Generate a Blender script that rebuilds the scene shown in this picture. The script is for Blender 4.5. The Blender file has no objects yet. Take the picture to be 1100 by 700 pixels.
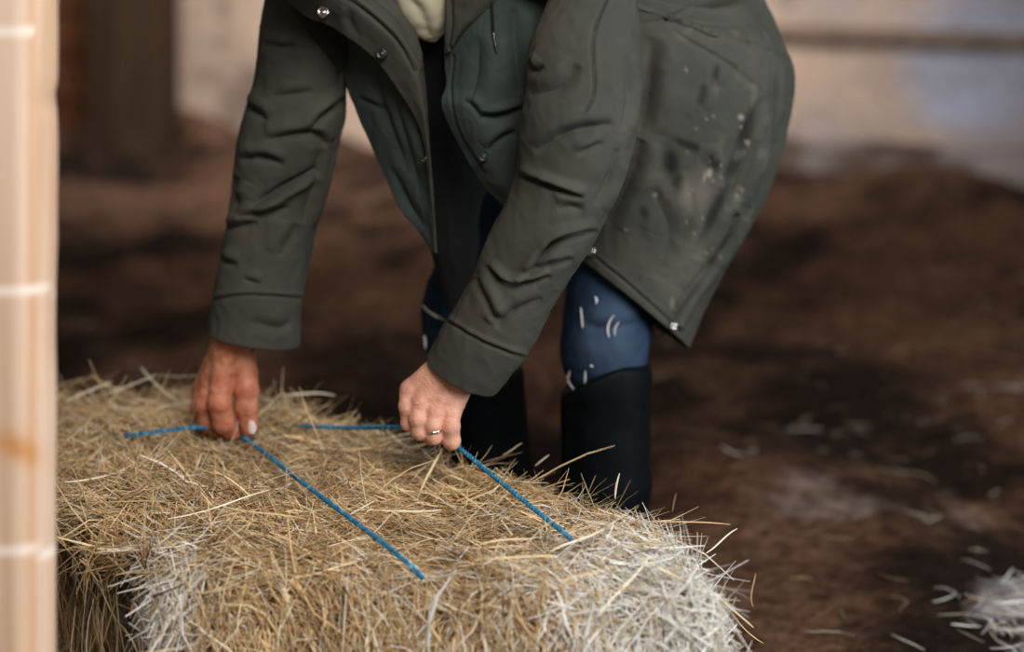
import bpy, bmesh, math, random
import numpy as np
from mathutils import Vector, Matrix

rng = np.random.default_rng(7)
random.seed(7)
S = bpy.context.scene
COL = S.collection

# ------------------------------------------------------------------ camera, world, lights, exposure
F, HX, HY, CZ = 2160.0, 550.0, -100.0, 1.11        # focal length in pixels, principal point, eye height
cam_d = bpy.data.cameras.new('camera')
cam = bpy.data.objects.new('camera', cam_d); COL.objects.link(cam)
cam.location = (0, 0, CZ); cam.rotation_euler = (math.pi/2, 0, 0)
cam_d.sensor_width = 36; cam_d.lens = F/1100*36; cam_d.shift_y = -450/1100
cam_d.clip_start = 0.05
cam_d.dof.use_dof = True; cam_d.dof.focus_distance = 2.62; cam_d.dof.aperture_fstop = 1.75
S.camera = cam

W = bpy.data.worlds.new('world'); S.world = W; W.use_nodes = True
bg = W.node_tree.nodes['Background']
bg.inputs[0].default_value = (1.0, 0.93, 0.86, 1); bg.inputs[1].default_value = 0.10

def area(name, loc, target, sx, sy, power, col):
    d = bpy.data.lights.new(name, 'AREA'); d.shape = 'RECTANGLE'; d.size = sx; d.size_y = sy
    d.energy = power; d.color = col
    o = bpy.data.objects.new(name, d); COL.objects.link(o); o.location = loc
    o.rotation_euler = (Vector(target)-Vector(loc)).to_track_quat('-Z', 'Y').to_euler()
    return o
area('barn_doorway_light', (0.9, -0.7, 3.3), (0, 2.8, 0.4), 2.0, 1.8, 190, (1.0, 0.965, 0.93))
area('side_window_light', (3.2, 1.1, 1.0), (0.2, 2.5, 0.2), 1.2, 1.0, 92, (0.78, 0.88, 1.0))
area('far_wall_fill', (-0.5, 5.8, 2.9), (-0.3, 9.2, 1.0), 1.6, 1.4, 80, (0.92, 0.94, 1.0)).data.spread = 1.6  # unseen fill lamp added to brighten the back wall
S.view_settings.view_transform = 'Standard'; S.view_settings.look = 'None'
S.view_settings.exposure = 0.0; S.view_settings.gamma = 1.0; S.view_settings.use_curve_mapping = False

# ------------------------------------------------------------------ helpers
def P(px, py, D):
    return np.array([(px-HX)/F*D, D, CZ-(py-HY)/F*D])
def proj(v):
    return HX+F*v[:, 0]/v[:, 1], HY+F*(CZ-v[:, 2])/v[:, 1]

def _hash(i, j, k, seed):
    n = (i*374761393 + j*668265263 + k*2147483647 + seed*1274126177) & 0xffffffff
    n = ((n ^ (n >> 13))*1274126177) & 0xffffffff
    n = n ^ (n >> 16)
    return (n & 0xffff)/32767.5-1.0
def vnoise(p, scale=1.0, seed=0):
    q = np.asarray(p, float)*scale
    f0 = np.floor(q).astype(np.int64); t = q-f0; t = t*t*(3-2*t)
    r = 0
    for a in (0, 1):
        for b in (0, 1):
            for c in (0, 1):
                w = (t[..., 0] if a else 1-t[..., 0])*(t[..., 1] if b else 1-t[..., 1])*(t[..., 2] if c else 1-t[..., 2])
                r = r+w*_hash(f0[..., 0]+a, f0[..., 1]+b, f0[..., 2]+c, seed)
    return r
def fbm(p, scale, octs=3, seed=0):
    r = 0; a = 1.0
    for o in range(octs):
        r = r+a*vnoise(p, scale*2**o, seed+o*17); a *= .5
    return r

def smoothstep(a, b, x):
    t = np.clip((x-a)/(b-a), 0, 1); return t*t*(3-2*t)

def catmull(A, n):
    A = np.asarray(A, float); m = len(A)
    E = np.concatenate([[2*A[0]-A[1]], A, [2*A[-1]-A[-2]]])
    t = np.linspace(0, m-1, n); i = np.minimum(t.astype(int), m-2); u = t-i
    u = u.reshape((-1,)+(1,)*(A.ndim-1))
    p0, p1, p2, p3 = E[i], E[i+1], E[i+2], E[i+3]
    return .5*((2*p1)+(-p0+p2)*u+(2*p0-5*p1+4*p2-p3)*u**2+(-p0+3*p1-3*p2+p3)*u**3)

def mesh_from(name, V, Q, mat=None, parent=None, smooth=True, attrs=None, cols=None):
    me = bpy.data.meshes.new(name)
    V = np.asarray(V, np.float32)
    if isinstance(Q, np.ndarray):
        k = Q.shape[1]; nf = len(Q)
        me.vertices.add(len(V)); me.vertices.foreach_set('co', V.ravel())
        me.loops.add(nf*k); me.loops.foreach_set('vertex_index', Q.astype(np.int32).ravel())
        me.polygons.add(nf); me.polygons.foreach_set('loop_start', np.arange(0, nf*k, k, dtype=np.int32))
        me.update(calc_edges=True)
    else:
        me.from_pydata(V.tolist(), [], Q)
    me.validate()
    me.polygons.foreach_set('use_smooth', [smooth]*len(me.polygons))
    if cols is not None:
        a = me.color_attributes.new('tone', 'FLOAT_COLOR', 'POINT')
        c = np.ones((len(V), 4), np.float32); c[:, :cols.shape[1]] = cols
        a.data.foreach_set('color', c.ravel())
    o = bpy.data.objects.new(name, me); COL.objects.link(o)
    if mat: me.materials.append(mat)
    if parent: o.parent = parent
    return o

def tag(o, label=None, cat=None, group=None, kind=None):
    if label: o['label'] = label
    if cat: o['category'] = cat
    if group: o['group'] = group
    if kind: o['kind'] = kind
    return o

def empty(name, loc=(0, 0, 0)):
    o = bpy.data.objects.new(name, None); COL.objects.link(o); o.location = loc; o.empty_display_size = .1
    return o

def grid_quads(nv, nu, wrap=False):
    i, j = np.meshgrid(np.arange(nv-1), np.arange(nu if wrap else nu-1), indexing='ij')
    j2 = (j+1) % nu
    return np.stack([i*nu+j, i*nu+j2, (i+1)*nu+j2, (i+1)*nu+j], -1).reshape(-1, 4)

def grid_normals(G, wrap):
    dv = np.gradient(G, axis=0)
    if wrap:
        du = (np.roll(G, -1, 1)-np.roll(G, 1, 1))
    else:
        du = np.gradient(G, axis=1)
    n = np.cross(du, dv); n /= np.linalg.norm(n, axis=-1, keepdims=True)+1e-12
    return n

def loft(rings, nv, nu, sup=1.0):
    """rings: (Lx,Ly,Rx,Ry,D,ratio) -> grid (nv,nu,3), round in depth"""
    arr = np.array([list(P(r[0], r[1], r[4]))+list(P(r[2], r[3], r[4] + (r[6] if len(r) > 6 else 0)))+[r[5]] for r in rings])
    arr = catmull(arr, nv)
    L, R, ratio = arr[:, 0:3], arr[:, 3:6], arr[:, 6]
    C = (L+R)/2; a = (R-L)/2; t = np.gradient(C, axis=0)
    b = np.cross(a, t); b /= np.linalg.norm(b, axis=1, keepdims=True)+1e-9
    b[b[:, 1] > 0] *= -1
    hd = ratio*np.linalg.norm(a, axis=1)
    th = np.linspace(0, 2*np.pi, nu, endpoint=False)
    cs, sn = np.cos(th), np.sin(th)
    cs = np.sign(cs)*np.abs(cs)**sup; sn = np.sign(sn)*np.abs(sn)**sup
    return C[:, None]+a[:, None]*cs[None, :, None]+(b*hd[:, None])[:, None]*sn[None, :, None]

def patch(rows, nv, nu):
    A = np.array([[P(*p) for p in r] for r in rows])
    A = catmull(A, nv)
    return np.swapaxes(catmull(np.swapaxes(A, 0, 1), nu), 0, 1)

def seg_dist(px, py, pts):
    """signed distance to a polyline and the running parameter 0..1"""
    best = np.full(px.shape, 1e9); sgn = np.ones(px.shape); par = np.zeros(px.shape)
    pts = catmull(np.array(pts, float), max(2, 6*(len(pts)-1)+1)) if len(pts) > 2 else np.array(pts, float)
    n = len(pts)-1
    for k in range(n):
        a, b = pts[k], pts[k+1]; d = b-a; l2 = d@d+1e-9
        t = np.clip(((px-a[0])*d[0]+(py-a[1])*d[1])/l2, 0, 1)
        ex, ey = px-a[0]-t*d[0], py-a[1]-t*d[1]
        dist = np.hypot(ex, ey); s = np.sign(d[0]*ey-d[1]*ex)
        m = dist < best
        best = np.where(m, dist, best); sgn = np.where(m, s, sgn); par = np.where(m, (k+t)/n, par)
    return best, sgn, par

def folds(G, wrap, strokes, wr=(0.0016, 22, 0.0008, 60), seed=0):
    """press creases (given where the photo shows them) and soft wrinkles into a cloth grid"""
    n = grid_normals(G, wrap)
    V = G.reshape(-1, 3); N = n.reshape(-1, 3)
    view = np.array([0, 0, CZ])-V; view /= np.linalg.norm(view, axis=1, keepdims=True)
    fac = (N*view).sum(1)
    mid = np.median(fac)
    ctr = V.mean(0)
    if ((V-ctr)*N).sum() < 0 and wrap: N = -N; fac = -fac
    if not wrap and mid < 0: N = -N; fac = -fac
    w = smoothstep(-0.05, 0.35, fac)
    px, py = proj(V)
    disp = np.zeros(len(V))
    for st in strokes:
        pts, wd, amp = st[0], st[1], st[2]
        lip = st[3] if len(st) > 3 else 0.7
        d, s, t = seg_dist(px, py, pts)
        tp = np.sin(np.pi*np.clip(t, 0.0, 1.0))**.5 if (len(st) < 5 or st[4]) else 1.0
        v = -(.55*np.exp(-d/(.75*wd))+.45*np.exp(-(d/wd)**2))
        sd = abs(lip)*np.exp(-((d-2.1*wd)/(1.7*wd))**2)*(s*np.sign(lip) < 0)
        fade = np.where((t <= 0.001) | (t >= .999), np.exp(-(d/(wd*.8))**2), 1.0)
        disp += 1.5*amp*(v+sd)*tp*fade
    disp *= w
    a1, s1, a2, s2 = wr
    Q = V*np.array([1, 1, .7])
    disp += a1*fbm(Q, s1, 2, seed)+a2*(1-np.abs(fbm(Q, s2, 2, seed+5))*1.6)
    return (V+N*disp[:, None]).reshape(G.shape)

def front_D(V, px, py, r=4):
    x, y = proj(V); m = np.hypot(x-px, y-py) < r
    return V[m, 1].min() if m.any() else None

# ------------------------------------------------------------------ signed distance shapes
def cone(p, a, b, ra, rb):
    a = np.asarray(a); b = np.asarray(b); d = b-a
    t = np.clip(((p-a)@d)/(d@d+1e-12), 0, 1)
    return np.linalg.norm(p-a-t[..., None]*d, axis=-1)-(ra+(rb-ra)*t)
def ell(p, c, r):
    q = (p-np.asarray(c))/np.asarray(r); k = np.linalg.norm(q, axis=-1)
    return (k-1)*min(r)
def smin(a, b, k):
    h = np.clip(.5+.5*(b-a)/k, 0, 1); return b*(1-h)+a*h-k*h*(1-h)
def smax(a, b, k): return -smin(-a, -b, k)
def chain(p, pts, k=.002):
    r = None
    for (a, ra), (b, rb) in zip(pts[:-1], pts[1:]):
        d = cone(p, a, b, ra, rb); r = d if r is None else smin(r, d, k)
    return r
def nets(f, lo, hi, h):
    lo = np.asarray(lo, float); n = np.ceil((np.asarray(hi)-lo)/h).astype(int)+1
    ax = [lo[i]+h*np.arange(n[i]) for i in range(3)]
    Vv = np.empty(n, np.float32)
    yz = np.stack(np.meshgrid(ax[1], ax[2], indexing='ij'), -1)
    st = max(1, int(400000//(n[1]*n[2])))
    for i in range(0, n[0], st):
        xs = ax[0][i:i+st]
        p = np.empty((len(xs),)+yz.shape[:2]+(3,)); p[..., 0] = xs[:, None, None]; p[..., 1:] = yz
        Vv[i:i+st] = f(p)
    ins = Vv < 0
    c = [(a, b, d) for a in (0, 1) for b in (0, 1) for d in (0, 1)]
    sl = lambda A, o: A[o[0]:n[0]-1+o[0], o[1]:n[1]-1+o[1], o[2]:n[2]-1+o[2]]
    cnt = sum(sl(ins, o).astype(np.int8) for o in c)
    act = (cnt > 0) & (cnt < 8)
    cells = np.argwhere(act); idx = np.full(act.shape, -1, np.int64); idx[act] = np.arange(len(cells))
    acc = np.zeros((len(cells), 3)); num = np.zeros(len(cells))
    for i in range(8):
        for j in range(i+1, 8):
            if sum(abs(x-y) for x, y in zip(c[i], c[j])) != 1: continue
            va = Vv[tuple((cells+c[i]).T)]; vb = Vv[tuple((cells+c[j]).T)]
            m = (va < 0) != (vb < 0)
            t = np.where(m, va/(va-vb+1e-12), 0)[:, None]
            pt = np.array(c[i])+(np.array(c[j])-np.array(c[i]))*t
            acc += pt*m[:, None]; num += m
    verts = lo+(cells+acc/num[:, None])*h
    quads = []
    for axn in range(3):
        o = [0, 0, 0]; o[axn] = 1
        A = ins[:n[0]-o[0], :n[1]-o[1], :n[2]-o[2]]; B = ins[o[0]:, o[1]:, o[2]:]
        e = np.argwhere(A != B); u, v = (axn+1) % 3, (axn+2) % 3
        e = e[(e[:, u] > 0) & (e[:, v] > 0) & (e[:, u] < n[u]-1) & (e[:, v] < n[v]-1)]
        du = np.zeros(3, int); dv = np.zeros(3, int); du[u] = 1; dv[v] = 1
        q = np.stack([idx[tuple((e-du-dv).T)], idx[tuple((e-dv).T)], idx[tuple(e.T)], idx[tuple((e-du).T)]], 1)
        flip = ~A[tuple(e.T)]
        q[flip] = q[flip][:, ::-1]
        quads.append(q)
    return verts, np.concatenate(quads)

# ------------------------------------------------------------------ materials
def srgb(r, g, b):
    f = lambda c: (c/255/12.92) if c/255 <= .04045 else ((c/255+.055)/1.055)**2.4
    return (f(r), f(g), f(b), 1)
class Mat:
    def __init__(s, name, rough=.8, spec=.3):
        s.m = bpy.data.materials.new(name); s.m.use_nodes = True; s.nt = s.m.node_tree
        s.b = s.nt.nodes['Principled BSDF']; s.b.inputs['Roughness'].default_value = rough
        s.b.inputs['Specular IOR Level'].default_value = spec
        s.co = s.nt.nodes.new('ShaderNodeTexCoord').outputs['Object']
    def n(s, t, **kw):
        x = s.nt.nodes.new('ShaderNode'+t)
        for k, v in kw.items(): setattr(x, k, v)
        return x
    def l(s, a, b): s.nt.links.new(a, b)
    def noise(s, scale, detail=4, stretch=None, rough=.5):
        t = s.n('TexNoise'); t.inputs['Scale'].default_value = scale; t.inputs['Detail'].default_value = detail
        t.inputs['Roughness'].default_value = rough
        src = s.co
        if stretch:
            mp = s.n('Mapping'); mp.inputs['Scale'].default_value = stretch; s.l(s.co, mp.inputs[0]); src = mp.outputs[0]
        s.l(src, t.inputs['Vector']); return t.outputs['Fac']
    def ramp(s, fac, stops):
        r = s.n('ValToRGB'); e = r.color_ramp.elements
        while len(e) < len(stops): e.new(.5)
        for el, (p, c) in zip(e, stops): el.position = p; el.color = c
        s.l(fac, r.inputs[0]); return r.outputs[0]
    def mix(s, fac, a, b, mode='MIX'):
        x = s.n('Mix', data_type='RGBA', blend_type=mode)
        for sock, v in ((x.inputs[0], fac), (x.inputs[6], a), (x.inputs[7], b)):
            if isinstance(v, bpy.types.NodeSocket): s.l(v, sock)
            else: sock.default_value = v
        return x.outputs[2]
    def attr(s, name='tone'):
        a = s.n('Attribute', attribute_name=name); sp = s.n('SeparateColor'); s.l(a.outputs['Color'], sp.inputs[0])
        return a.outputs['Color'], sp.outputs
    def bump(s, h, strength=.3, dist=.002):
        b = s.n('Bump'); b.inputs['Strength'].default_value = strength; b.inputs['Distance'].default_value = dist
        s.l(h, b.inputs['Height']); s.l(b.outputs[0], s.b.inputs['Normal'])
    def color(s, c):
        if isinstance(c, bpy.types.NodeSocket): s.l(c, s.b.inputs['Base Color'])
        else: s.b.inputs['Base Color'].default_value = c
        return s.m

def cloth(name, c1, c2, rough=.8, bumpscale=900, stain=True, sheen=.0):
    M = Mat(name, rough, .25)
    c = M.ramp(M.noise(9, 5), [(.3, c1), (.75, c2)])
    if stain:
        _, o = M.attr()
        c = M.mix(o[0], c, srgb(16, 17, 15))  # dark channel: stains, plus fold and armhole shade put into colour
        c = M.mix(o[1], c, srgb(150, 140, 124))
    M.b.inputs['Sheen Weight'].default_value = sheen
    M.bump(M.noise(bumpscale, 2), .25, .0006)
    return M.color(c)
m_coat = cloth('olive_coat_cloth', srgb(59, 61, 54), srgb(75, 73, 64))
m_lining = cloth('coat_inner_cloth', srgb(50, 60, 57), srgb(60, 69, 66))
m_black = cloth('black_knit', srgb(12, 12, 12), srgb(18, 18, 17), .95, stain=False, sheen=0)
m_cream = cloth('cream_knit', srgb(176, 170, 146), srgb(196, 190, 166), .9, 400, stain=False)
M = Mat('worn_blue_denim', .85, .2)
_, o = M.attr()
c = M.ramp(M.noise(14, 5), [(.3, srgb(20, 37, 56)), (.7, srgb(34, 54, 78))])
c = M.mix(o[1], c, srgb(92, 108, 128))
M.bump(M.noise(1200, 2), .3, .0005); m_denim = M.color(c)
M = Mat('black_rubber_boot', .6, .1)
M.bump(M.noise(30, 3), .25, .004); m_boot = M.color(M.ramp(M.noise(8, 4), [(.3, srgb(4, 8, 10)), (.8, srgb(10, 16, 19))]))
M = Mat('boot_sole', .8); m_sole = M.color(srgb(22, 20, 18))
M = Mat('skin', .5, .35)
_, o = M.attr()
c = M.ramp(M.noise(60, 5), [(.3, srgb(170, 98, 68)), (.52, srgb(206, 138, 104)), (.75, srgb(224, 164, 132))])
c = M.mix(o[0], c, srgb(176, 86, 62))
c = M.mix(o[1], c, srgb(232, 182, 160))
M.b.inputs['Subsurface Weight'].default_value = .12; M.b.inputs['Subsurface Radius'].default_value = (.006, .0025, .0012)
M.b.inputs['Subsurface Scale'].default_value = 1.0
wv = M.noise(230, 4, (1, 1, 2.6)); M.bump(wv, .8, .0016); m_skin = M.color(c)
M = Mat('fingernail', .35, .5); m_nail = M.color(srgb(236, 214, 204))
M = Mat('hair', .6); m_hair = M.color(M.ramp(M.noise(200, 2), [(.3, srgb(70, 62, 54)), (.7, srgb(120, 112, 104))]))
M = Mat('snap_metal', .25); M.b.inputs['Metallic'].default_value = 1; m_metal = M.color(srgb(190, 188, 182))
M = Mat('dark_snap', .3, .6); m_dsnap = M.color(srgb(28, 27, 25))
M = Mat('silver_ring', .15); M.b.inputs['Metallic'].default_value = 1; m_ring = M.color(srgb(225, 222, 215))
M = Mat('blue_twine', .5, .4)
M.bump(M.noise(700, 2, (1, 1, .3)), .6, .001)
m_twine = M.color(M.ramp(M.noise(160, 3), [(.3, srgb(18, 84, 122)), (.55, srgb(40, 132, 172)), (.8, srgb(140, 192, 208))]))
M = Mat('hay', .75, .25)
a, _ = M.attr()
M.b.inputs['Transmission Weight'].default_value = 0
m_hay = M.color(a)
M = Mat('packed_hay', .95, .1)
m_core = M.color(M.ramp(M.noise(120, 5, (1, 1, 3)), [(.35, srgb(50, 35, 20)), (.65, srgb(112, 84, 54))]))
M = Mat('pine_post', .65, .3)
c = M.ramp(M.noise(26, 6, (1, 1, .035), .6), [(.28, srgb(178, 138, 104)), (.5, srgb(208, 176, 148)), (.75, srgb(226, 202, 182))])
_, o = M.attr()
c = M.mix(o[0], c, srgb(196, 134, 76))
c = M.mix(o[1], c, srgb(246, 232, 218))
M.bump(M.noise(60, 5, (1, 1, .05)), .25, .002); m_post = M.color(c)
M = Mat('barn_dirt', .95, .1)
a, _ = M.attr()
c = M.mix(M.ramp(M.noise(30, 5), [(.35, (0, 0, 0, 1)), (.7, (1, 1, 1, 1))]), a, M.mix(1.0, a, srgb(150, 140, 135), 'MULTIPLY'))
M.bump(M.noise(50, 5), .6, .02); m_dirt = M.color(c)
M = Mat('whitewashed_wall', .9, .15)
a, _ = M.attr()
M.bump(M.noise(18, 5), .5, .02); m_wall = M.color(M.mix(M.noise(25, 5), a, M.mix(1.0, a, srgb(190, 184, 178), 'MULTIPLY')))
M = Mat('dark_timber', .85, .15)
M.bump(M.noise(30, 5, (1, 1, .05)), .4, .004)
m_timber = M.color(M.ramp(M.noise(14, 5, (1, 1, .08)), [(.3, srgb(38, 26, 16)), (.7, srgb(64, 46, 30))]))
M = Mat('brown_boards', .85, .15)
M.bump(M.noise(30, 5, (.2, 1, 1)), .4, .004)
m_boards = M.color(M.ramp(M.noise(10, 5, (.3, 1, 1)), [(.3, srgb(96, 56, 32)), (.7, srgb(138, 88, 56))]))
M = Mat('grey_rail', .85, .15)
m_rail = M.color(M.ramp(M.noise(12, 5), [(.3, srgb(104, 86, 72)), (.7, srgb(132, 112, 96))]))
M = Mat('stone_plinth', .95, .15)
a, _ = M.attr()
M.bump(M.noise(16, 5), .6, .03); m_stone = M.color(a)

# ------------------------------------------------------------------ setting: floor
xs = np.linspace(-4.2, 4.2, 300); ys = 0.8+9.8*np.linspace(0, 1, 380)**1.35
X, Y = np.meshgrid(xs, ys)
p2 = np.stack([X, Y, 0*X], -1)
h = .05*fbm(p2, 2.2, 2, 3)+.03*np.maximum(0, fbm(p2, 5, 2, 9))+.006*fbm(p2, 20, 2, 4)
calm = smoothstep(.2, 1.0, np.hypot((X+.25)/1.0, (Y-2.9)/.8)-.6)
h = (h-.02)*(.12+.88*calm)-.012*(1-calm)
wallY = lambda x: 8.62-.58*x
h += .16*smoothstep(-1.3, -.2, Y-wallY(X))*(1+.7*fbm(p2, 2.5, 2, 21))*.6
dust = smoothstep(.1, .6, 1-np.hypot((X-.54)/.34, (Y-3.72)/.13)+.5*fbm(p2, 7, 3, 31))
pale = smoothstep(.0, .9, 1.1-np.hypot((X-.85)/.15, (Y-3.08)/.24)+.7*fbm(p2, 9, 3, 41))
fc = fbm(p2*np.array([1, .7, 1]), 2.6, 3, 55)*.75+.3*fbm(p2, 8, 3, 66)
t = smoothstep(-.55, .6, fc)[..., None]
lo_, hi_ = np.array(srgb(42, 30, 22)[:3]), np.array(srgb(116, 85, 65)[:3])
colr = lo_+(hi_-lo_)*t
colr = colr+(np.array(srgb(140, 122, 112)[:3])-colr)*(dust*.8)[..., None]
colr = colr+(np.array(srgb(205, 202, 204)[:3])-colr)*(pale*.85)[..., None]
floor = mesh_from('floor', np.stack([X, Y, h], -1).reshape(-1, 3), grid_quads(380, 300), m_dirt, cols=colr.reshape(-1, 3))
tag(floor, kind='structure')
FLOOR_H = h; FX, FY = xs, ys
def floor_z(x, y):
    i = np.clip(np.searchsorted(FY, y), 0, len(FY)-1); j = np.clip(np.searchsorted(FX, x), 0, len(FX)-1)
    return FLOOR_H[i, j]

# ------------------------------------------------------------------ setting: back wall, plinth, rail, timber
def box_mesh(name, lo, hi, mat, bev=.01, parent=None):
    bm = bmesh.new(); bmesh.ops.create_cube(bm, size=1)
    for v in bm.verts:
        v.co = [lo[i]+(v.co[i]+.5)*(hi[i]-lo[i]) for i in range(3)]
    bmesh.ops.bevel(bm, geom=bm.edges[:], offset=bev, segments=2, affect='EDGES')
    me = bpy.data.meshes.new(name); bm.to_mesh(me); bm.free(); me.materials.append(mat)
    o = bpy.data.objects.new(name, me); COL.objects.link(o)
    if parent: o.parent = parent
    return o
ang = math.atan(-.58)
ux = np.array([math.cos(ang), math.sin(ang), 0]); nx = np.array([math.sin(ang), -math.cos(ang), 0])   # along the wall / towards the room
W0 = np.array([0, 8.62, 0])
def wall_pt(u, n, z): return W0+ux*u+nx*n+np.array([0, 0, z])
us = np.linspace(-4.6, 4.6, 260); zs = np.linspace(-.1, 3.2, 110)
U, Z = np.meshgrid(us, zs)
q = np.stack([U, 0*U, Z], -1)
bump_ = .02*fbm(q, 2.5, 3, 71)
wv = W0+ux*U[..., None]+nx*bump_[..., None]+np.array([0, 0, 1.])*Z[..., None]
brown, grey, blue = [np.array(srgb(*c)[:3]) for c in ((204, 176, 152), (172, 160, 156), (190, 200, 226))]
tw = smoothstep(1.2, 2.0, U+.45*fbm(q, 2.2, 3, 72))[..., None]
wc = brown+(grey-brown)*tw
pxw, pyw = proj(wv.reshape(-1, 3)); pxw = pxw.reshape(U.shape); pyw = pyw.reshape(U.shape)
win_light = smoothstep(.35, .0, np.abs(U-2.02+.12*fbm(q, 3, 2, 77))-.06)*smoothstep(.22, .34, Z)*smoothstep(1.0, .5, Z)  # bluish window light painted on the wall as an upright strip
wc = wc+(blue-wc)*(win_light*.75)[..., None]
ww2 = smoothstep(-.1, .7, fbm(q, 2.0, 3, 79))*smoothstep(1.1, 1.9, U)
wc = wc+(np.array(srgb(176, 174, 180)[:3])-wc)*(ww2*.6)[..., None]
dk = smoothstep(.25, .6, fbm(q, 3.2, 3, 83))*.45
wc = wc*(1-dk)[..., None]
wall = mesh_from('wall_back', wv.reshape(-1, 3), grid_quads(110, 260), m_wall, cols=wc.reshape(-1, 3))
tag(wall, kind='structure')
# low stone footing
us2 = np.linspace(.1, 4.4, 140); prof = np.array([[.16, -.1], [.16, .02], [.155, .10], [.14, .16], [.12, .185], [.08, .195], [-.05, .20]])
prof = catmull(prof, 22)
U2, K = np.meshgrid(us2, np.arange(22)); pr = prof[K]
q2 = np.stack([U2, pr[..., 0], pr[..., 1]], -1)
pv = W0+ux*U2[..., None]+nx*(pr[..., 0]+.03*fbm(q2, 5, 3, 91))[..., None]+np.array([0, 0, 1.])*(pr[..., 1]+.012*fbm(q2, 6, 2, 92))[..., None]
sc = np.array(srgb(84, 68, 58)[:3])+(np.array(srgb(142, 130, 124)[:3])-np.array(srgb(84, 68, 58)[:3]))*smoothstep(-.3, .6, fbm(q2, 4, 3, 93)+.25*(U2-1.6))[..., None]
pl = mesh_from('baseboard_back', pv.reshape(-1, 3), grid_quads(22, 140), m_stone, cols=sc.reshape(-1, 3)); tag(pl, kind='structure')
# horizontal rail on the wall
rail = box_mesh('trim_1', (.35, -.035, .575), (4.4, .03, .64), m_rail, .012)
rail.location = W0; rail.rotation_euler = (0, 0, ang); tag(rail, kind='structure')
# timber boarding and post at the left
bd = empty('board_partition', tuple(wall_pt(-2.75, .35, 0))); bd.rotation_euler = (0, 0, ang)
for k in range(9):
    box_mesh('board', (-1.35, -.02+.006*(k % 2), .01+.2*k), (.78, .02+.006*(k % 2), .195+.2*k), m_boards, .008, bd)
tag(bd, 'brown horizontal board partition far behind the pale post', 'partition')
tp = empty('timber_post', tuple(wall_pt(-1.62, .62, 0)))
tp.rotation_euler = (0, 0, ang*.3)
box_mesh('post_shaft', (-.13, -.14, -.02), (.21, .14, 2.6), m_timber, .02, tp)
box_mesh('post_foot', (-.17, -.18, -.04), (.25, .18, .16), m_timber, .03, tp)
tag(tp, 'dark brown upright timber post against the back wall', 'post')

# ------------------------------------------------------------------ pale wooden post in front, left
zs = np.linspace(-.02, 2.4, 260)
prof = [(-.66, 2.24), (-.66, 2.12), (-.655, 2.105), (-.60, 2.10), (-.54, 2.10), (-.520, 2.10), (-.514, 2.101), (-.508, 2.104), (-.498, 2.111), (-.489, 2.121), (-.484, 2.132), (-.486, 2.145), (-.498, 2.20), (-.512, 2.24)]
prof = np.array(prof)
fine = []
for a, b in zip(prof, np.roll(prof, -1, 0)):
    for t in np.linspace(0, 1, 5)[:-1]: fine.append(a+(b-a)*t)
fine = np.array(fine)
V = np.stack([np.repeat(fine[None, :, 0], len(zs), 0), np.repeat(fine[None, :, 1], len(zs), 0), np.repeat(zs[:, None], len(fine), 1)], -1)
edge = smoothstep(-.52, -.48, V[..., 0])
V[..., 0] += edge*(.0016*fbm(V*np.array([0, 0, 1.]), 9, 3, 5)-.004*np.exp(-((V[..., 2]-.905)/.012)**2))
Vf = V.reshape(-1, 3); px, py = proj(Vf)
knot = np.exp(-(((px-16)/26)**2+((py-480-(px-16)*.35)/15)**2)**1.2)*.95+.5*np.exp(-((px-34)/5)**2)*smoothstep(.0, .5, vnoise(Vf, 4, 6)+.35)
mark = np.zeros(len(Vf))
for y0, wd, x1 in ((33, 5, 36), (312, 4, 60), (592, 5, 60)):
    mark = np.maximum(mark, np.exp(-((py-y0)/wd)**4)*(px < x1)*.8)
post = mesh_from('wooden_post', Vf, np.vstack([grid_quads(len(zs), len(fine), True)]), m_post, cols=np.stack([np.clip(knot, 0, 1), mark, 0*mark], 1))
bm = bmesh.new(); bm.from_mesh(post.data); bmesh.ops.holes_fill(bm, edges=[e for e in bm.edges if e.is_boundary]); bmesh.ops.recalc_face_normals(bm, faces=bm.faces); bm.to_mesh(post.data); bm.free()
tag(post, 'pale planed pine post with an orange knot stain in front of the bale', 'post')

# ------------------------------------------------------------------ hay bale
poly = np.array([(-.475, 2.425), (.245, 2.345), (.225, 2.60), (-.40, 3.27), (-1.0, 3.36), (-1.0, 2.80)])
BH = .306
def bale_sdf(p):
    d = None
    for a, b in zip(poly, np.roll(poly, -1, 0)):
        e = b-a; n = np.array([e[1], -e[0]])/np.hypot(*e)
        q = (p[..., 0]-a[0])*n[0]+(p[..., 1]-a[1])*n[1]
        d = q if d is None else smax(d, q, .05)
    d = smax(d, p[..., 2]-BH, .075); d = smax(d, -p[..., 2]+.0, .02)
    # recess under the overhanging left side
    cut = smax(smax(p[..., 0]+.438, p[..., 1]-2.84, .015), p[..., 2]-.288, .02)
    d = smax(d, -cut, .03)
    d = d-.017*fbm(p, 8, 3, 101)-.010*fbm(p*np.array([1, 1, .6]), 24, 2, 111)
    return d
bv, bq = nets(bale_sdf, (-1.1, 2.25, -.03), (.36, 3.46, .42), .0125)
bv[:, 2] = np.maximum(bv[:, 2], -.004)
bale = mesh_from('hay_bale', bv, bq, m_core)
tag(bale, 'rectangular bale of tan hay on the dirt floor under the hands', 'hay bale')

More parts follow.
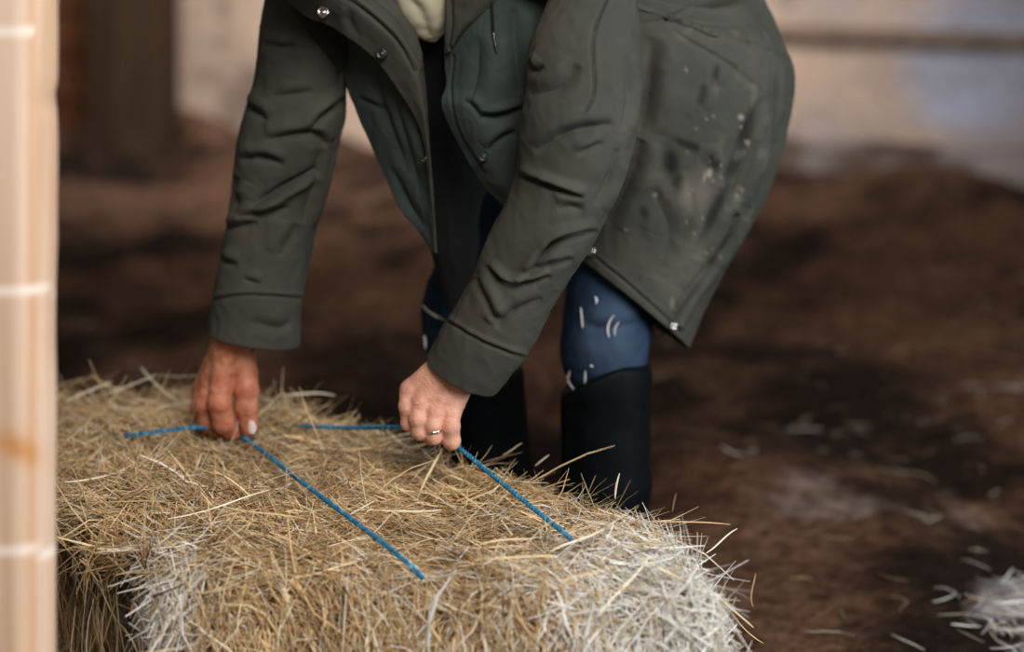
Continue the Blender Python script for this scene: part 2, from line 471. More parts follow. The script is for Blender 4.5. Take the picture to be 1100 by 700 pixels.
def make_strands(name, org, tang, nrm, length, width, bend, cols, nseg=4, parent=None):
    """bent flat stalks with a folded spine: three points per cross-section"""
    n = len(org); s = np.linspace(-.5, .5, nseg+1)
    side = np.cross(nrm, tang); side /= np.linalg.norm(side, axis=1, keepdims=True)+1e-9
    c = org[:, None]+tang[:, None]*(s[None, :, None]*length[:, None, None])
    c = c+(side[:, None]*bend[:, None, 0:1]+nrm[:, None]*bend[:, None, 1:2])*((s[None, :, None]**2-.08)*length[:, None, None])
    c = c+side[:, None]*(bend[:, None, 2:3]*(s[None, :, None]**3)*length[:, None, None])
    tap = (1-.55*np.abs(2*s)**3)
    w = (width[:, None]*tap[None])[..., None]
    roll = rng.uniform(-.7, .7, n)
    sd = side*np.cos(roll)[:, None]+nrm*np.sin(roll)[:, None]; up = nrm*np.cos(roll)[:, None]-side*np.sin(roll)[:, None]
    A = c-sd[:, None]*w*.5; B = c+up[:, None]*w*.38; C = c+sd[:, None]*w*.5
    V = np.stack([A, B, C], 2)            # n, seg+1, 3, 3
    m = nseg+1
    base = (np.arange(n)*m*3)[:, None]
    q = []
    for k in range(nseg):
        for (i, j) in ((0, 1), (1, 2), (2, 0)):
            q.append(base+np.array([k*3+i, k*3+j, (k+1)*3+j, (k+1)*3+i])[None])
    Q = np.stack(q, 1).reshape(-1, 4)
    cc = np.repeat(cols, m*3, 0)
    return mesh_from(name, V.reshape(-1, 3), Q, m_hay, parent, smooth=False, cols=cc)

tri = bq; pa, pb, pc, pd = (bv[tri[:, i]] for i in range(4))
fn = np.cross(pc-pa, pd-pb); ar = np.linalg.norm(fn, axis=1); fn /= ar[:, None]+1e-12
fctr = (pa+pb+pc+pd)/4
tocam = np.array([0, 0, CZ])-fctr; tocam /= np.linalg.norm(tocam, axis=1, keepdims=True)
vis = (fn*tocam).sum(1)
wgt = ar*np.where(vis > -.15, 1.0, .12)*np.where(fctr[:, 2] < .02, 0.02, 1)*np.where(fctr[:, 0] < -.85, .25, 1)
NS = 52000
fi = rng.choice(len(tri), NS, p=wgt/wgt.sum())
r1, r2 = rng.random((2, NS, 1))
org = (pa[fi]*(1-r1)+pb[fi]*r1)*(1-r2)+(pd[fi]*(1-r1)+pc[fi]*r1)*r2
nr = fn[fi]
# smoothed normals so stalks lie along the broad faces
nr = nr+.25*rng.normal(size=nr.shape); nr /= np.linalg.norm(nr, axis=1, keepdims=True)
ox, oy = proj(org)
top = smoothstep(.45, .8, fn[fi][:, 2])
a_top = np.radians(-4+42*fbm(org, 4.5, 2, 131)+rng.normal(0, 22, NS)); wild = rng.random(NS) < .2
a_top[wild] = rng.uniform(0, np.pi, wild.sum())
d_top = np.stack([np.cos(a_top), np.sin(a_top), 0*a_top], 1)
fan = np.clip((ox-430)/330, 0, 1)
a_f = np.radians(90+25*fbm(org, 7, 2, 151)+rng.normal(0, 24, NS)-fan*rng.uniform(-10, 50, NS))
wild = rng.random(NS) < .22
a_f[wild] = rng.uniform(0, np.pi, wild.sum())
hor = np.cross(fn[fi], [0, 0, 1.]); hor /= np.linalg.norm(hor, axis=1, keepdims=True)+1e-6
d_f = hor*np.cos(a_f)[:, None]+np.array([0, 0, 1.])*np.sin(a_f)[:, None]
td = d_top*top[:, None]+d_f*(1-top)[:, None]
td -= nr*(td*nr).sum(1, keepdims=True); td /= np.linalg.norm(td, axis=1, keepdims=True)+1e-9
lift = rng.normal(0, .13, NS)
fly = rng.random(NS) < .035
lift[fly] = rng.uniform(.25, .9, fly.sum())
length = np.clip(rng.lognormal(np.log(.056), .5, NS), .015, .17)
td = td*np.cos(lift)[:, None]+nr*np.sin(lift)[:, None]; td /= np.linalg.norm(td, axis=1, keepdims=True)
nn = nr-td*(nr*td).sum(1, keepdims=True); nn /= np.linalg.norm(nn, axis=1, keepdims=True)+1e-9
off = rng.uniform(-.004, .012, NS)
off[fly] += .4*length[fly]*np.sin(lift[fly])
org = org+nr*off[:, None]
width = np.clip(rng.lognormal(np.log(.00150), .45, NS), .0007, .0042)
bend = np.stack([rng.normal(0, .35, NS), rng.normal(-.05, .25, NS), rng.normal(0, .5, NS)], 1)
pal = np.array([srgb(*c)[:3] for c in ((212, 178, 130), (230, 204, 160), (186, 148, 102), (146, 110, 72), (176, 154, 106), (240, 226, 198), (108, 78, 48))])
ci = rng.choice(7, NS, p=[.27, .23, .17, .11, .07, .10, .05])
cols = pal[ci]*rng.uniform(.68, 1.18, (NS, 1))*(1+.22*fbm(org, 14, 2, 141))[:, None]
# stalks whitened at right end and front corner: daylight put into their colour
day_mask = np.clip(smoothstep(520, 730, ox)*smoothstep(520, 640, oy+.25*(ox-640))+1.0*np.exp(-(((ox-182)/34)**2+((oy-675)/75)**2))+.25*smoothstep(560, 660, oy)*smoothstep(300, 600, ox), 0, 1)
day_lit = rng.random(NS) < day_mask*.93
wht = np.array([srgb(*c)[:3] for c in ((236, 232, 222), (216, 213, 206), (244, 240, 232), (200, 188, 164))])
cols[day_lit] = wht[rng.integers(0, 4, day_lit.sum())]
length[day_lit] *= 1.05; width[day_lit] *= 1.05
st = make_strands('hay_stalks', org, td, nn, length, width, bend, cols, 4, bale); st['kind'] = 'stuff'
# long single stalks lying across the top and poking out at the edges
LS = []   # px, py, px2, py2, lift at both ends, colour index
for (x0, y0, x1, y1, z0, z1) in [(405, 548, 474, 549, .338, .34), (515, 582, 570, 578, .34, .342), (463, 632, 462, 690, .33, .25), (520, 600, 600, 596, .342, .34),
        (540, 490, 562, 474, .33, .36), (575, 500, 590, 488, .33, .35), (640, 510, 632, 530, .36, .33), (665, 508, 660, 535, .365, .33), (722, 550, 726, 530, .33, .37),
        (700, 560, 785, 562, .34, .325), (760, 595, 790, 566, .28, .31), (805, 650, 812, 616, .15, .2), (785, 660, 818, 692, .2, .14), (770, 640, 808, 672, .26, .2),
        (690, 600, 770, 640, .34, .28), (600, 625, 665, 607, .33, .345), (590, 590, 650, 570, .338, .35), (300, 425, 360, 421, .34, .345), (95, 405, 150, 425, .36, .33),
        (150, 395, 190, 432, .37, .33), (170, 405, 230, 402, .35, .37), (110, 425, 170, 402, .34, .37), (70, 430, 120, 410, .34, .36), (190, 560, 300, 520, .335, .34),
        (70, 520, 150, 500, .335, .34), (230, 545, 330, 555, .335, .337), (700, 600, 640, 660, .335, .29), (620, 640, 700, 628, .31, .335)]:
    def at_z(x, y, z):
        D = F*(CZ-z)/(y-HY); return P(x, y, D)
    LS.append((at_z(x0, y0, z0), at_z(x1, y1, z1)))
A = np.array([l[0] for l in LS]); B = np.array([l[1] for l in LS])
tt = B-A; ln = np.linalg.norm(tt, axis=1); tt /= ln[:, None]
up = np.tile(np.array([0, -.6, .8]), (len(LS), 1)); up -= tt*(up*tt).sum(1, keepdims=True); up /= np.linalg.norm(up, axis=1, keepdims=True)
ls = make_strands('long_stalks', (A+B)/2, tt, up, ln, np.full(len(LS), .0026), np.stack([rng.normal(0, .15, len(LS)), rng.normal(0, .1, len(LS)), rng.normal(0, .2, len(LS))], 1),
                  pal[rng.choice([0, 1, 5, 5], len(LS))]*1.1, 8, bale); ls['kind'] = 'stuff'

# stems hanging in front of the recess at the left, its shade put into their darker colour
NH = 170
hx = rng.uniform(-.70, -.435, NH); hy = 2.44-.62*(hx+.46)+rng.uniform(.02, .16, NH); hl = rng.uniform(.05, .2, NH)
ho = np.stack([hx, hy, .285-hl*.5-rng.uniform(0, .05, NH)], 1)
hd_ = np.stack([rng.normal(0, .22, NH), rng.normal(0, .15, NH), -np.ones(NH)], 1); hd_ /= np.linalg.norm(hd_, axis=1, keepdims=True)
hu = np.tile([-.2, -1., 0], (NH, 1)); hu -= hd_*(hu*hd_).sum(1, keepdims=True); hu /= np.linalg.norm(hu, axis=1, keepdims=True)
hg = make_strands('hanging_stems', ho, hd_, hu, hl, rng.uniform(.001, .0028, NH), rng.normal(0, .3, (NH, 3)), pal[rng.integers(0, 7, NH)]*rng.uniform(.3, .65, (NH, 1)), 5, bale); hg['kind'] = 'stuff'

# loose straw trodden into the floor
NF = 1500
fx = rng.uniform(-1.8, 2.2, NF); fy = rng.uniform(2.6, 8.0, NF)
k = rng.random(NF) < .2
fx[k] = rng.normal(.87, .07, k.sum()); fy[k] = rng.normal(3.1, .13, k.sum())
k2 = rng.random(NF) < .08
fx[k2] = rng.normal(1.05, .3, k2.sum()); fy[k2] = rng.normal(4.3, .6, k2.sum())
keep = ~((fx > -1.1) & (fx < .3) & (fy < 3.4)); fx, fy, k = fx[keep], fy[keep], k[keep]; NF = len(fx)
fo = np.stack([fx, fy, floor_z(fx, fy)+.008], 1)
an = rng.uniform(0, np.pi, NF); ft = np.stack([np.cos(an), np.sin(an), rng.normal(0, .06, NF)], 1); ft /= np.linalg.norm(ft, axis=1, keepdims=True)
fu = np.tile([0, 0, 1.], (NF, 1)); fu = fu-ft*(fu*ft).sum(1, keepdims=True)
fcols = pal[rng.integers(0, 6, NF)]*.45; fcols[k] = wht[rng.integers(0, 4, k.sum())]
lit = make_strands('straw_litter', fo, ft, fu, rng.uniform(.03, .09, NF), rng.uniform(.0012, .003, NF), rng.normal(0, .3, (NF, 3)), fcols, 3)
tag(lit, 'loose straw scattered over the brown dirt floor', 'straw', kind='stuff')

# ------------------------------------------------------------------ person
person = empty('person', (0.07, 3.07, 0))
tag(person, 'person in olive coat, jeans and black boots bending to pull twine on the bale', 'person')
PO = np.array([0.07, 3.07, 0])
def child(name, V, Q, mat, parent=None, cols=None, smooth=True):
    """a part of the person, its mesh kept relative to the feet"""
    if cols is None: cols = np.zeros((len(V), 3))
    return mesh_from(name, np.asarray(V)-PO, Q, mat, parent or person, smooth, cols=cols)

# ---- hands (right hand first: viewer's left)
def hp(px, py, D, r): return (P(px, py, D), r*D/F)
R0 = 2.945
rh = dict(
    forearm=[hp(266, 300, R0, 22), hp(248, 364, R0, 21)],
    palm=[[hp(248, 362, R0, 20), hp(239, 408, R0-.004, 13)],
          [hp(250, 364, R0+.006, 19), hp(228, 410, R0+.014, 12.5)],
          [hp(248, 366, R0+.012, 18), hp(221, 414, R0+.034, 12)],
          [hp(247, 368, R0+.016, 16), hp(217, 418, R0+.052, 11)],
          [hp(256, 368, R0, 17), hp(262, 404, R0+.006, 14.5)]],
    fingers=[
        [hp(239, 408, R0-.006, 13.2), hp(236, 432, R0-.018, 12.8), hp(241, 453, R0-.012, 12.2), hp(250, 464, R0+.0, 9.5)],
        [hp(228, 411, R0+.014, 12), hp(221, 434, R0+.006, 11), hp(223, 453, R0+.012, 10), hp(232, 463, R0+.022, 8.5)],
        [hp(221, 416, R0+.034, 11.5), hp(215, 437, R0+.03, 9.8), hp(218, 452, R0+.036, 9), hp(228, 460, R0+.046, 8)],
        [hp(217, 420, R0+.052, 10), hp(213, 438, R0+.05, 8.4), hp(216, 450, R0+.056, 7.6), hp(225, 456, R0+.064, 7)],
        [hp(263, 402, R0+.004, 14), hp(265, 420, R0-.004, 12.6), hp(265, 438, R0-.008, 12), hp(268, 460, R0-.008, 9.6)]])
L0 = 2.755
lh = dict(
    forearm=[hp(520, 345, L0-.02, 25), hp(486, 402, L0, 22)],
    palm=[[hp(474, 398, L0, 18), hp(441, 419, L0+.002, 11)],
          [hp(480, 402, L0-.002, 19), hp(452, 432, L0-.008, 12)],
          [hp(486, 406, L0, 19), hp(467, 440, L0-.010, 12)],
          [hp(492, 412, L0+.004, 17), hp(484, 442, L0-.004, 12)],
          [hp(480, 405, L0+.02, 16), hp(458, 440, L0+.03, 14)]],
    fingers=[
        [hp(440, 418, L0, 10.5), hp(437, 436, L0-.008, 8.6), hp(439, 454, L0-.004, 8.2), hp(450, 457, L0+.026, 7.6), hp(456, 446, L0+.036, 7)],
        [hp(452, 432, L0-.010, 11.5), hp(449, 449, L0-.018, 9.2), hp(451, 463, L0-.014, 8.8), hp(458, 463, L0+.02, 8), hp(462, 450, L0+.032, 7.4)],
        [hp(467, 441, L0-.012, 11.5), hp(465, 456, L0-.019, 9), hp(466, 468, L0-.015, 8.8), hp(471, 468, L0+.02, 8), hp(474, 455, L0+.03, 7.4)],
        [hp(484, 443, L0-.006, 11), hp(484, 458, L0-.014, 9.6), hp(485, 473, L0-.010, 9.2), hp(485, 472, L0+.018, 7.8), hp(484, 460, L0+.028, 7)],
        [hp(462, 415, L0+.03, 12), hp(448, 436, L0+.042, 10), hp(450, 455, L0+.046, 9), hp(462, 470, L0+.036, 8)]])
def hand_sdf(hd):
    def f(p):
        d = chain(p, hd['forearm'], .01)
        for a in hd['palm']: d = smin(d, chain(p, a), .007)
        fs = None
        for fg in hd['fingers']:
            c = chain(p, fg, .003)
            for (q, r) in fg[1:-1]:                      # knuckle swell
                c = smin(c, np.linalg.norm(p-q, axis=-1)-r*1.04, .003)
            fs = c if fs is None else smin(fs, c, .0006)
        d = smin(d, fs, .0036)
        # knuckles and tendons on the back of the hand
        for a, fg in zip(hd['palm'][:4], hd['fingers'][:4]):
            q, r = fg[0]; q = q+np.array([0, -.35*r, .1*r]); d = smin(d, np.linalg.norm(p-q, axis=-1)-r*.72, .004)
            w = a[0][0]+np.array([0, -a[0][1]*.8, 0]); d = smin(d, cone(p, w, q+np.array([0, -.35*r, 0]), .0030, .0034), .005)
        return d-.0005*fbm(p, 160, 2, 7)
    return f
def hand_mesh(hd):
    pts = np.array([q for k in ('palm', 'fingers') for ch in hd[k] for q, r in ch]); fa = hd['forearm'][0][0]
    lo = np.minimum(pts.min(0)-.03, fa-.01*0); hi = np.maximum(pts.max(0)+.03, fa)
    lo[2] = pts[:, 2].min()-.03; hi[2] = max(hi[2], fa[2])
    lo = np.minimum(lo, fa-np.array([.045, .045, 0])); hi = np.maximum(hi, fa+np.array([.045, .045, .05]))
    return nets(hand_sdf(hd), lo, hi, .0016)
hands = [hand_mesh(rh), hand_mesh(lh)]

# ---- the rest of the body under the clothes, with neck and head above the frame
elR, shR = P(303, 180, 2.93), P(340, -35, 2.90)
elL, shL = P(614, 205, 2.69), P(640, -45, 2.70)
hipC = P(725, 60, 3.12); chest = P(480, -85, 2.82); neck = P(440, -95, 2.72)
hipL, hipR = P(722, 90, 3.06), P(660, 80, 3.18)
knL, knR = P(652, 385, 3.03), P(500, 370, 3.13)
anL, anR = P(652, 655, 3.05), P(545, 650, 3.16)
fwd = np.array([-.66, -.75, 0]); fwd /= np.linalg.norm(fwd)
hd_c = neck+np.array([-.10, -.085, .055])
face = np.array([-.45, -.50, -.74]); face /= np.linalg.norm(face)
def body_sdf(p):
    d = cone(p, hipC, chest, .085, .10)
    d = smin(d, cone(p, hipL, hipR, .06, .06), .04)
    d = smin(d, cone(p, shL, shR, .05, .05), .06)
    d = smin(d, chain(p, [(shL, .045), (elL, .040), (lh['forearm'][0][0], .030), (lh['forearm'][1][0], .024)], .01), .03)
    d = smin(d, chain(p, [(shR, .045), (elR, .040), (rh['forearm'][0][0], .030), (rh['forearm'][1][0], .024)], .01), .03)
    d = smin(d, chain(p, [(hipL, .052), (knL, .040), (anL, .032)], .02), .03)
    d = smin(d, chain(p, [(hipR, .052), (knR, .040), (anR, .032)], .02), .03)
    for an in (anL, anR):
        d = smin(d, cone(p, an-np.array([0, 0, .03]), np.array([an[0], an[1], .04])+fwd*.12, .032, .022), .02)
    d = smin(d, cone(p, chest+np.array([0, .03, .02]), hd_c, .05, .045), .03)
    d = smin(d, cone(p, hd_c-face*.02, hd_c+face*.03-np.array([0, 0, .0]), .088, .075), .02)
    upv = np.cross(np.cross(face, [0, 0, 1.]), face); upv /= np.linalg.norm(upv); rt = np.cross(face, upv)
    d = smin(d, cone(p, hd_c+face*.05-upv*.075, hd_c+face*.02-upv*.05, .03, .05), .03)      # chin
    d = smin(d, cone(p, hd_c+face*.098+upv*.01, hd_c+face*.122-upv*.025, .008, .013), .010)  # nose
    d = smin(d, cone(p, hd_c+face*.090-upv*.052-rt*.02, hd_c+face*.090-upv*.052+rt*.02, .007, .007), .004)  # mouth
    for s in (-1, 1):
        d = smin(d, cone(p, hd_c+rt*s*.088+upv*.015, hd_c+rt*s*.086-upv*.03, .012, .008), .006)   # ears
        d = smax(d, -(np.linalg.norm(p-(hd_c+face*.106+rt*s*.034+upv*.012), axis=-1)-.014), .01)   # eye sockets
        d = smin(d, np.linalg.norm(p-(hd_c+face*.086+rt*s*.034+upv*.012), axis=-1)-.012, .004)
    return d
bvv, bqq = nets(body_sdf, (-.55, 2.35, -.01), (.52, 3.36, 1.34), .0085)
# join hands and body into one skin
allV, allQ, off = [], [], 0
for v, q in hands+[(bvv, bqq)]:
    allV.append(v); allQ.append(q+off); off += len(v)
V = np.concatenate(allV); Q = np.concatenate(allQ)
red = np.zeros(len(V)); pale_s = np.zeros(len(V))
for hd, amt in ((rh, 1.0), (lh, .7)):
    for fg in hd['fingers']:
        for (q, r) in fg[:-1]:
            red = np.maximum(red, amt*.6*np.exp(-(np.linalg.norm(V-q, axis=1)/(1.25*r))**4))
        red = np.maximum(red, amt*.6*np.exp(-(np.linalg.norm(V-fg[-1][0], axis=1)/(1.4*fg[-1][1]))**4))
lm = np.linalg.norm(V-lh['palm'][1][0][0], axis=1) < .12
pale_s[lm] = .5
body = child('body', V, Q, m_skin, cols=np.stack([red, pale_s, 0*red], 1))
hv, hq = nets(lambda p: smax(cone(p, hd_c-face*.026, hd_c+face*.01, .096, .088), ((p-hd_c)@face)-.03, .01)-.003*fbm(p, 60, 2, 3), hd_c-.13, hd_c+.13, .006)
child('hair', hv, hq, m_hair)
# right thumbnail
def nail(px, py, D, w, h_, tilt):
    g = []
    for i in range(9):
        for j in range(9):
            u, v = (j/4-1), (i/4-1)
            k = math.sqrt(max(0, 1-.35*v*v)); u2 = u*math.sqrt(1-.5*v*v*.9)
            x = u2*w*k; y = v*h_*math.sqrt(1-.3*u*u)
            g.append(P(px+x*math.cos(tilt)-y*math.sin(tilt), py+x*math.sin(tilt)+y*math.cos(tilt), D+.004*u2*u2))
    g = np.array(g)
    o = child('fingernail', g, grid_quads(9, 9), m_nail)
    s = o.modifiers.new('s', 'SOLIDIFY'); s.thickness = .0012; s.offset = 0
    o['label'] = 'pale thumbnail'
dn = front_D(V, 270, 459, 3)
nail(270.3, 459, dn-.0010, 5.2, 7.4, -.12)

# ---- ring on the left hand
q0, r0 = lh['fingers'][2][1]; q1, r1_ = lh['fingers'][2][2]
ax = (q1-q0)/np.linalg.norm(q1-q0); cc_ = q0+(q1-q0)*.40; rr = (r0+.40*(r1_-r0))*1.03
e1 = np.cross(ax, [0, 1, 0]); e1 /= np.linalg.norm(e1); e2 = np.cross(ax, e1)
th = np.linspace(0, 2*np.pi, 48, endpoint=False); ph = np.linspace(0, 2*np.pi, 10, endpoint=False)
G = cc_+((e1*np.cos(th)[:, None]+e2*np.sin(th)[:, None])[:, None]*(rr+.0011*np.cos(ph))[None, :, None])+ax*(.0024*np.sin(ph))[None, :, None]
Q = grid_quads(48, 10, True); i = np.arange(10)
Q = np.vstack([Q, np.stack([47*10+i, 47*10+(i+1) % 10, (i+1) % 10, i], 1)])
rg = child('ring', G.reshape(-1, 3), Q, m_ring); rg['label'] = 'plain silver ring'

# ---- trousers: two leg tubes and a seat in one mesh
legL = loft([(650, 60, 775, 100, 3.08, 1.0), (632, 140, 748, 160, 3.06, 1.0), (620, 220, 728, 230, 3.04, .95), (611, 280, 712, 285, 3.03, .95), (605, 335, 705, 335, 3.02, .92), (602, 380, 696, 380, 3.02, .86), (612, 425, 686, 425, 3.03, .8), (616, 480, 684, 480, 3.03, .8)], 150, 110)
legR = loft([(610, 50, 730, 110, 3.16, 1.0), (555, 130, 660, 175, 3.15, 1.0), (505, 215, 605, 245, 3.14, 1.0), (470, 280, 565, 300, 3.13, .95), (453, 330, 548, 340, 3.12, .92), (456, 372, 546, 378, 3.12, .92), (470, 410, 550, 412, 3.13, .9), (492, 470, 560, 470, 3.14, .9)], 150, 110)
legL = folds(legL, True, [([(640, 300), (660, 312), (690, 310)], 6, .004), ([(625, 345), (650, 352), (690, 345)], 5, .003)], (.003, 14, .0012, 45), 3)
legR = folds(legR, True, [([(460, 350), (490, 358), (520, 350)], 6, .004)], (.003, 14, .0012, 45), 5)
seat_s = nets(lambda p: smin(cone(p, hipL, hipR, .088, .088), cone(p, hipC, hipC+(chest-hipC)*.25, .095, .09), .05), hipC-np.array([.3, .3, .2]), hipC+np.array([.25, .25, .2]), .012)
VV = np.concatenate([legL.reshape(-1, 3), legR.reshape(-1, 3), seat_s[0]])
QQ = np.concatenate([grid_quads(150, 110, True), grid_quads(150, 110, True)+150*110, seat_s[1]+2*150*110])
px, py = proj(VV)
worn = smoothstep(.0, 1., 1.2-np.hypot((px-655)/42, (py-370)/55))*(.55+.45*vnoise(VV, 30, 3))
trousers = child('trousers', VV, QQ, m_denim, cols=np.stack([0*worn, np.clip(worn, 0, 1)*.85, 0*worn], 1))
# straw caught on the denim
cen = [(624, 330, 600+26, 352), (657, 338, 652, 362), (612, 398, 609, 412), (607, 404, 622, 425), (629, 398, 627, 424), (640, 318, 641, 326), (457, 300, 462, 292), (453, 328, 470, 342), (456, 360, 457, 374), (634, 392, 637, 394), (462, 335, 478, 344), (664, 345, 659, 360)]
A, B = [], []
tv = VV
for x0, y0, x1, y1 in cen:
    d0 = front_D(tv, x0, y0, 6); d1 = front_D(tv, x1, y1, 6)
    if d0 and d1: A.append(P(x0, y0, d0-.004)); B.append(P(x1, y1, d1-.004))
A, B = np.array(A)-PO, np.array(B)-PO; tt = B-A; ln = np.linalg.norm(tt, axis=1); tt /= ln[:, None]
uu = np.tile([0, -1., .1], (len(A), 1)); uu -= tt*(uu*tt).sum(1, keepdims=True); uu /= np.linalg.norm(uu, axis=1, keepdims=True)
o = make_strands('straw_wisps', (A+B)/2, tt, uu, ln, np.full(len(A), .0028), np.stack([rng.normal(0, .3, len(A)), 0*ln, 0*ln], 1), wht[rng.integers(0, 4, len(A))]*.9, 5, trousers); o['kind'] = 'stuff'

# ---- boots
def boot(name, topc, topr, ank, tilt, label, peak=None):
    kn, an = topc, ank
    toe = np.array([an[0], an[1], .042])+fwd*.145
    heel = np.array([an[0], an[1], .05])-fwd*.02
    def f(p):
        d = chain(p, [(kn+(kn-an)*.12, topr), (kn, topr), (kn+(an-kn)*.45, topr*.99), (an+(kn-an)*.08, topr*.84)], .01)
        d = smin(d, cone(p, an+np.array([0, 0, .0]), heel, topr*.8, .042), .03)
        d = smin(d, cone(p, heel, toe, .046, .040), .03)
        d = smax(d, ((p-kn)@tilt) if peak is None else p[..., 2]-peak[2]+5.0*(p[..., 0]-peak[0])**2, .006)
        d = smax(d, .018-p[..., 2], .006)
        return d-.0012*fbm(p, 30, 3, 8)
    lo = np.minimum(np.minimum(kn, an), toe)-.09; lo[2] = 0; hi = np.maximum(np.maximum(kn, an), toe)+.1
    v, q = nets(f, lo, hi, .006)
    b = child(name, v, q, m_boot); b['label'] = label
    def g(p):
        d = smin(cone(p*np.array([1, 1, 0]), heel*np.array([1, 1, 0]), toe*np.array([1, 1, 0]), .045, .043), 9*np.ones(p.shape[:-1]), .001)
        return smax(smax(d, p[..., 2]-.021, .003), .001-p[..., 2], .003)
    v, q = nets(g, lo, (hi[0], hi[1], .04), .006)
    child('sole', v, q, m_sole, b)
tl = np.array([-.46, -.12, .88]); tl /= np.linalg.norm(tl)
boot('boot', P(650, 405, 3.025), 48.5/F*3.03, anL, tl, 'black boot behind the right end of the bale', P(678, 393, 2.98))
tr = np.array([-.1, -.15, .98]); tr /= np.linalg.norm(tr)
boot('boot', P(516, 398, 3.13), 45/F*3.13, anR, tr, 'black boot behind the hand with the ring')

# ---- dark jumper and cream undershirt seen in the open coat
G = loft([(330, -95, 620, -95, 2.86, .35), (400, -40, 590, -45, 2.87, .4), (412, 20, 585, 15, 2.88, .4), (425, 90, 580, 80, 2.89, .4), (440, 160, 560, 150, 2.91, .4), (455, 225, 520, 215, 2.93, .5), (463, 270, 514, 262, 2.94, .5), (471, 300, 508, 292, 2.95, .5), (481, 334, 497, 328, 2.96, .5)], 120, 90)
G = folds(G, True, [], (.004, 10, .001, 40), 11)
child('jumper', G.reshape(-1, 3), grid_quads(120, 90, True), m_black)
G = loft([(405, -90, 500, -90, 2.77, .5), (412, -40, 496, -42, 2.775, .5), (424, 0, 500, -4, 2.785, .5), (434, 22, 490, 18, 2.79, .45), (447, 38, 478, 36, 2.80, .4), (458, 44, 470, 44, 2.805, .4)], 60, 60)
G = folds(G, True, [([(430, -10), (450, 10), (462, 40)], 5, .003)], (.002, 25, .001, 60), 12)
child('undershirt', G.reshape(-1, 3), grid_quads(60, 60, True), m_cream)

# ---- coat
stains = []
def tone_of(V, dark=(), light=()):
    px, py = proj(V); d = np.zeros(len(V)); l = np.zeros(len(V))
    for (x, y, rx, ry, a, amt) in dark:
        c, s = math.cos(a), math.sin(a); u = (px-x)*c+(py-y)*s; v = -(px-x)*s+(py-y)*c
        d = np.maximum(d, amt*np.exp(-((u/rx)**2+(v/ry)**2)**1.5))
    for (x, y, rx, ry, a, amt) in light:
        c, s = math.cos(a), math.sin(a); u = (px-x)*c+(py-y)*s; v = -(px-x)*s+(py-y)*c
        l = np.maximum(l, amt*np.exp(-((u/rx)**2+(v/ry)**2)**1.5))
    return np.stack([d, l, 0*d], 1)
# body of the coat: back and skirt, one tube round the hips up to the shoulders
sk = loft([(592, 256, 737, 373, 3.03, .82, .04), (590, 215, 757, 322, 3.03, .88, .05), (585, 165, 784, 268, 3.03, .92, .06), (580, 115, 812, 215, 3.03, .95, .07), (578, 60, 834, 160, 3.03, .95, .08), (572, 0, 845, 98, 3.02, .9, .09),
           (560, -45, 838, 50, 3.01, .85, .1), (540, -80, 822, 0, 2.99, .8, .1), (500, -110, 790, -50, 2.95, .75, .1), (440, -130, 720, -100, 2.88, .7, .05), (390, -140, 620, -130, 2.82, .6, 0), (420, -150, 520, -150, 2.78, .6, 0)], 340, 330)
sk = folds(sk, True, [
    ([(684, 27), (720, 20), (750, 3)], 2.2, .004, .001), ([(724, 34), (743, 46), (783, 69), (822, 104)], 2.0, .004, .001), ([(822, 104), (806, 137), (783, 194)], 7, .006, .6),
    ([(771, 71), (766, 89)], 3.5, .003), ([(757, 92), (751, 116)], 4, .003), ([(777, 203), (760, 243), (749, 277)], 8, .006, .6),
    ([(790, 230), (771, 271), (743, 311), (722, 347)], 3.2, .007, .7, 0), ([(812, 150), (800, 185), (788, 215)], 5, .006), ([(700, 40), (697, 90), (688, 140)], 9, .008, .5),
    ([(690, 150), (676, 190), (652, 240)], 8, .008, .5), ([(828, 60), (830, 110), (822, 150)], 4, .004), ([(640, 277), (680, 310), (730, 355)], 1.6, .0022, .3, 0),
    ([(700, 200), (720, 250), (705, 300)], 14, .006, .5), ([(735, 180), (742, 220), (728, 260)], 12, .005, -.5)],
    (.003, 11, .0012, 38), 21)
skv = sk.reshape(-1, 3)
tones = tone_of(skv,
    dark=[(721, 173, 10, 18, -.2, 1), (728, 196, 7, 12, 0, 1), (763, 170, 16, 11, .7, 1), (741, 156, 22, 5, .35, .9), (768, 80, 3, 11, .3, .7), (753, 104, 4, 15, .3, .6), (769, 178, 8, 7, .5, .8), (692, 228, 5, 8, -.3, .8), (802, 140, 7, 26, .35, .8), (788, 178, 8, 20, .5, .8), (768, 225, 6, 36, .45, .8), (772, 270, 3, 36, .55, .75), (741, 318, 3, 34, .62, .75), (832, 110, 5, 40, .05, .4)],  # wet stains, plus painted shade along folds, vent and right edge
    light=[(796, 126, 3, 3, 0, .9), (762, 186, 3, 5, .2, .9), (757, 190, 2, 7, .2, .7), (704, 209, 2.5, 2.5, 0, .7), (737, 75, 2, 2, 0, .6), (803, 153, 2.5, 3, 0, .7), (747, 207, 18, 22, .3, .25), (722, 325, 3, 8, 0, .35), (735, 290, 20, 40, .5, .16), (672, 247, 2, 1.5, 0, .7)]+
          [(rng.uniform(735, 800), rng.uniform(120, 290), 1.4, 1.8, 0, rng.uniform(.3, .7)) for _ in range(22)])
spk = smoothstep(.35, .8, fbm(skv, 40, 3, 33))*smoothstep(640, 800, proj(skv)[0])
tones[:, 1] = np.maximum(tones[:, 1], spk*.12)
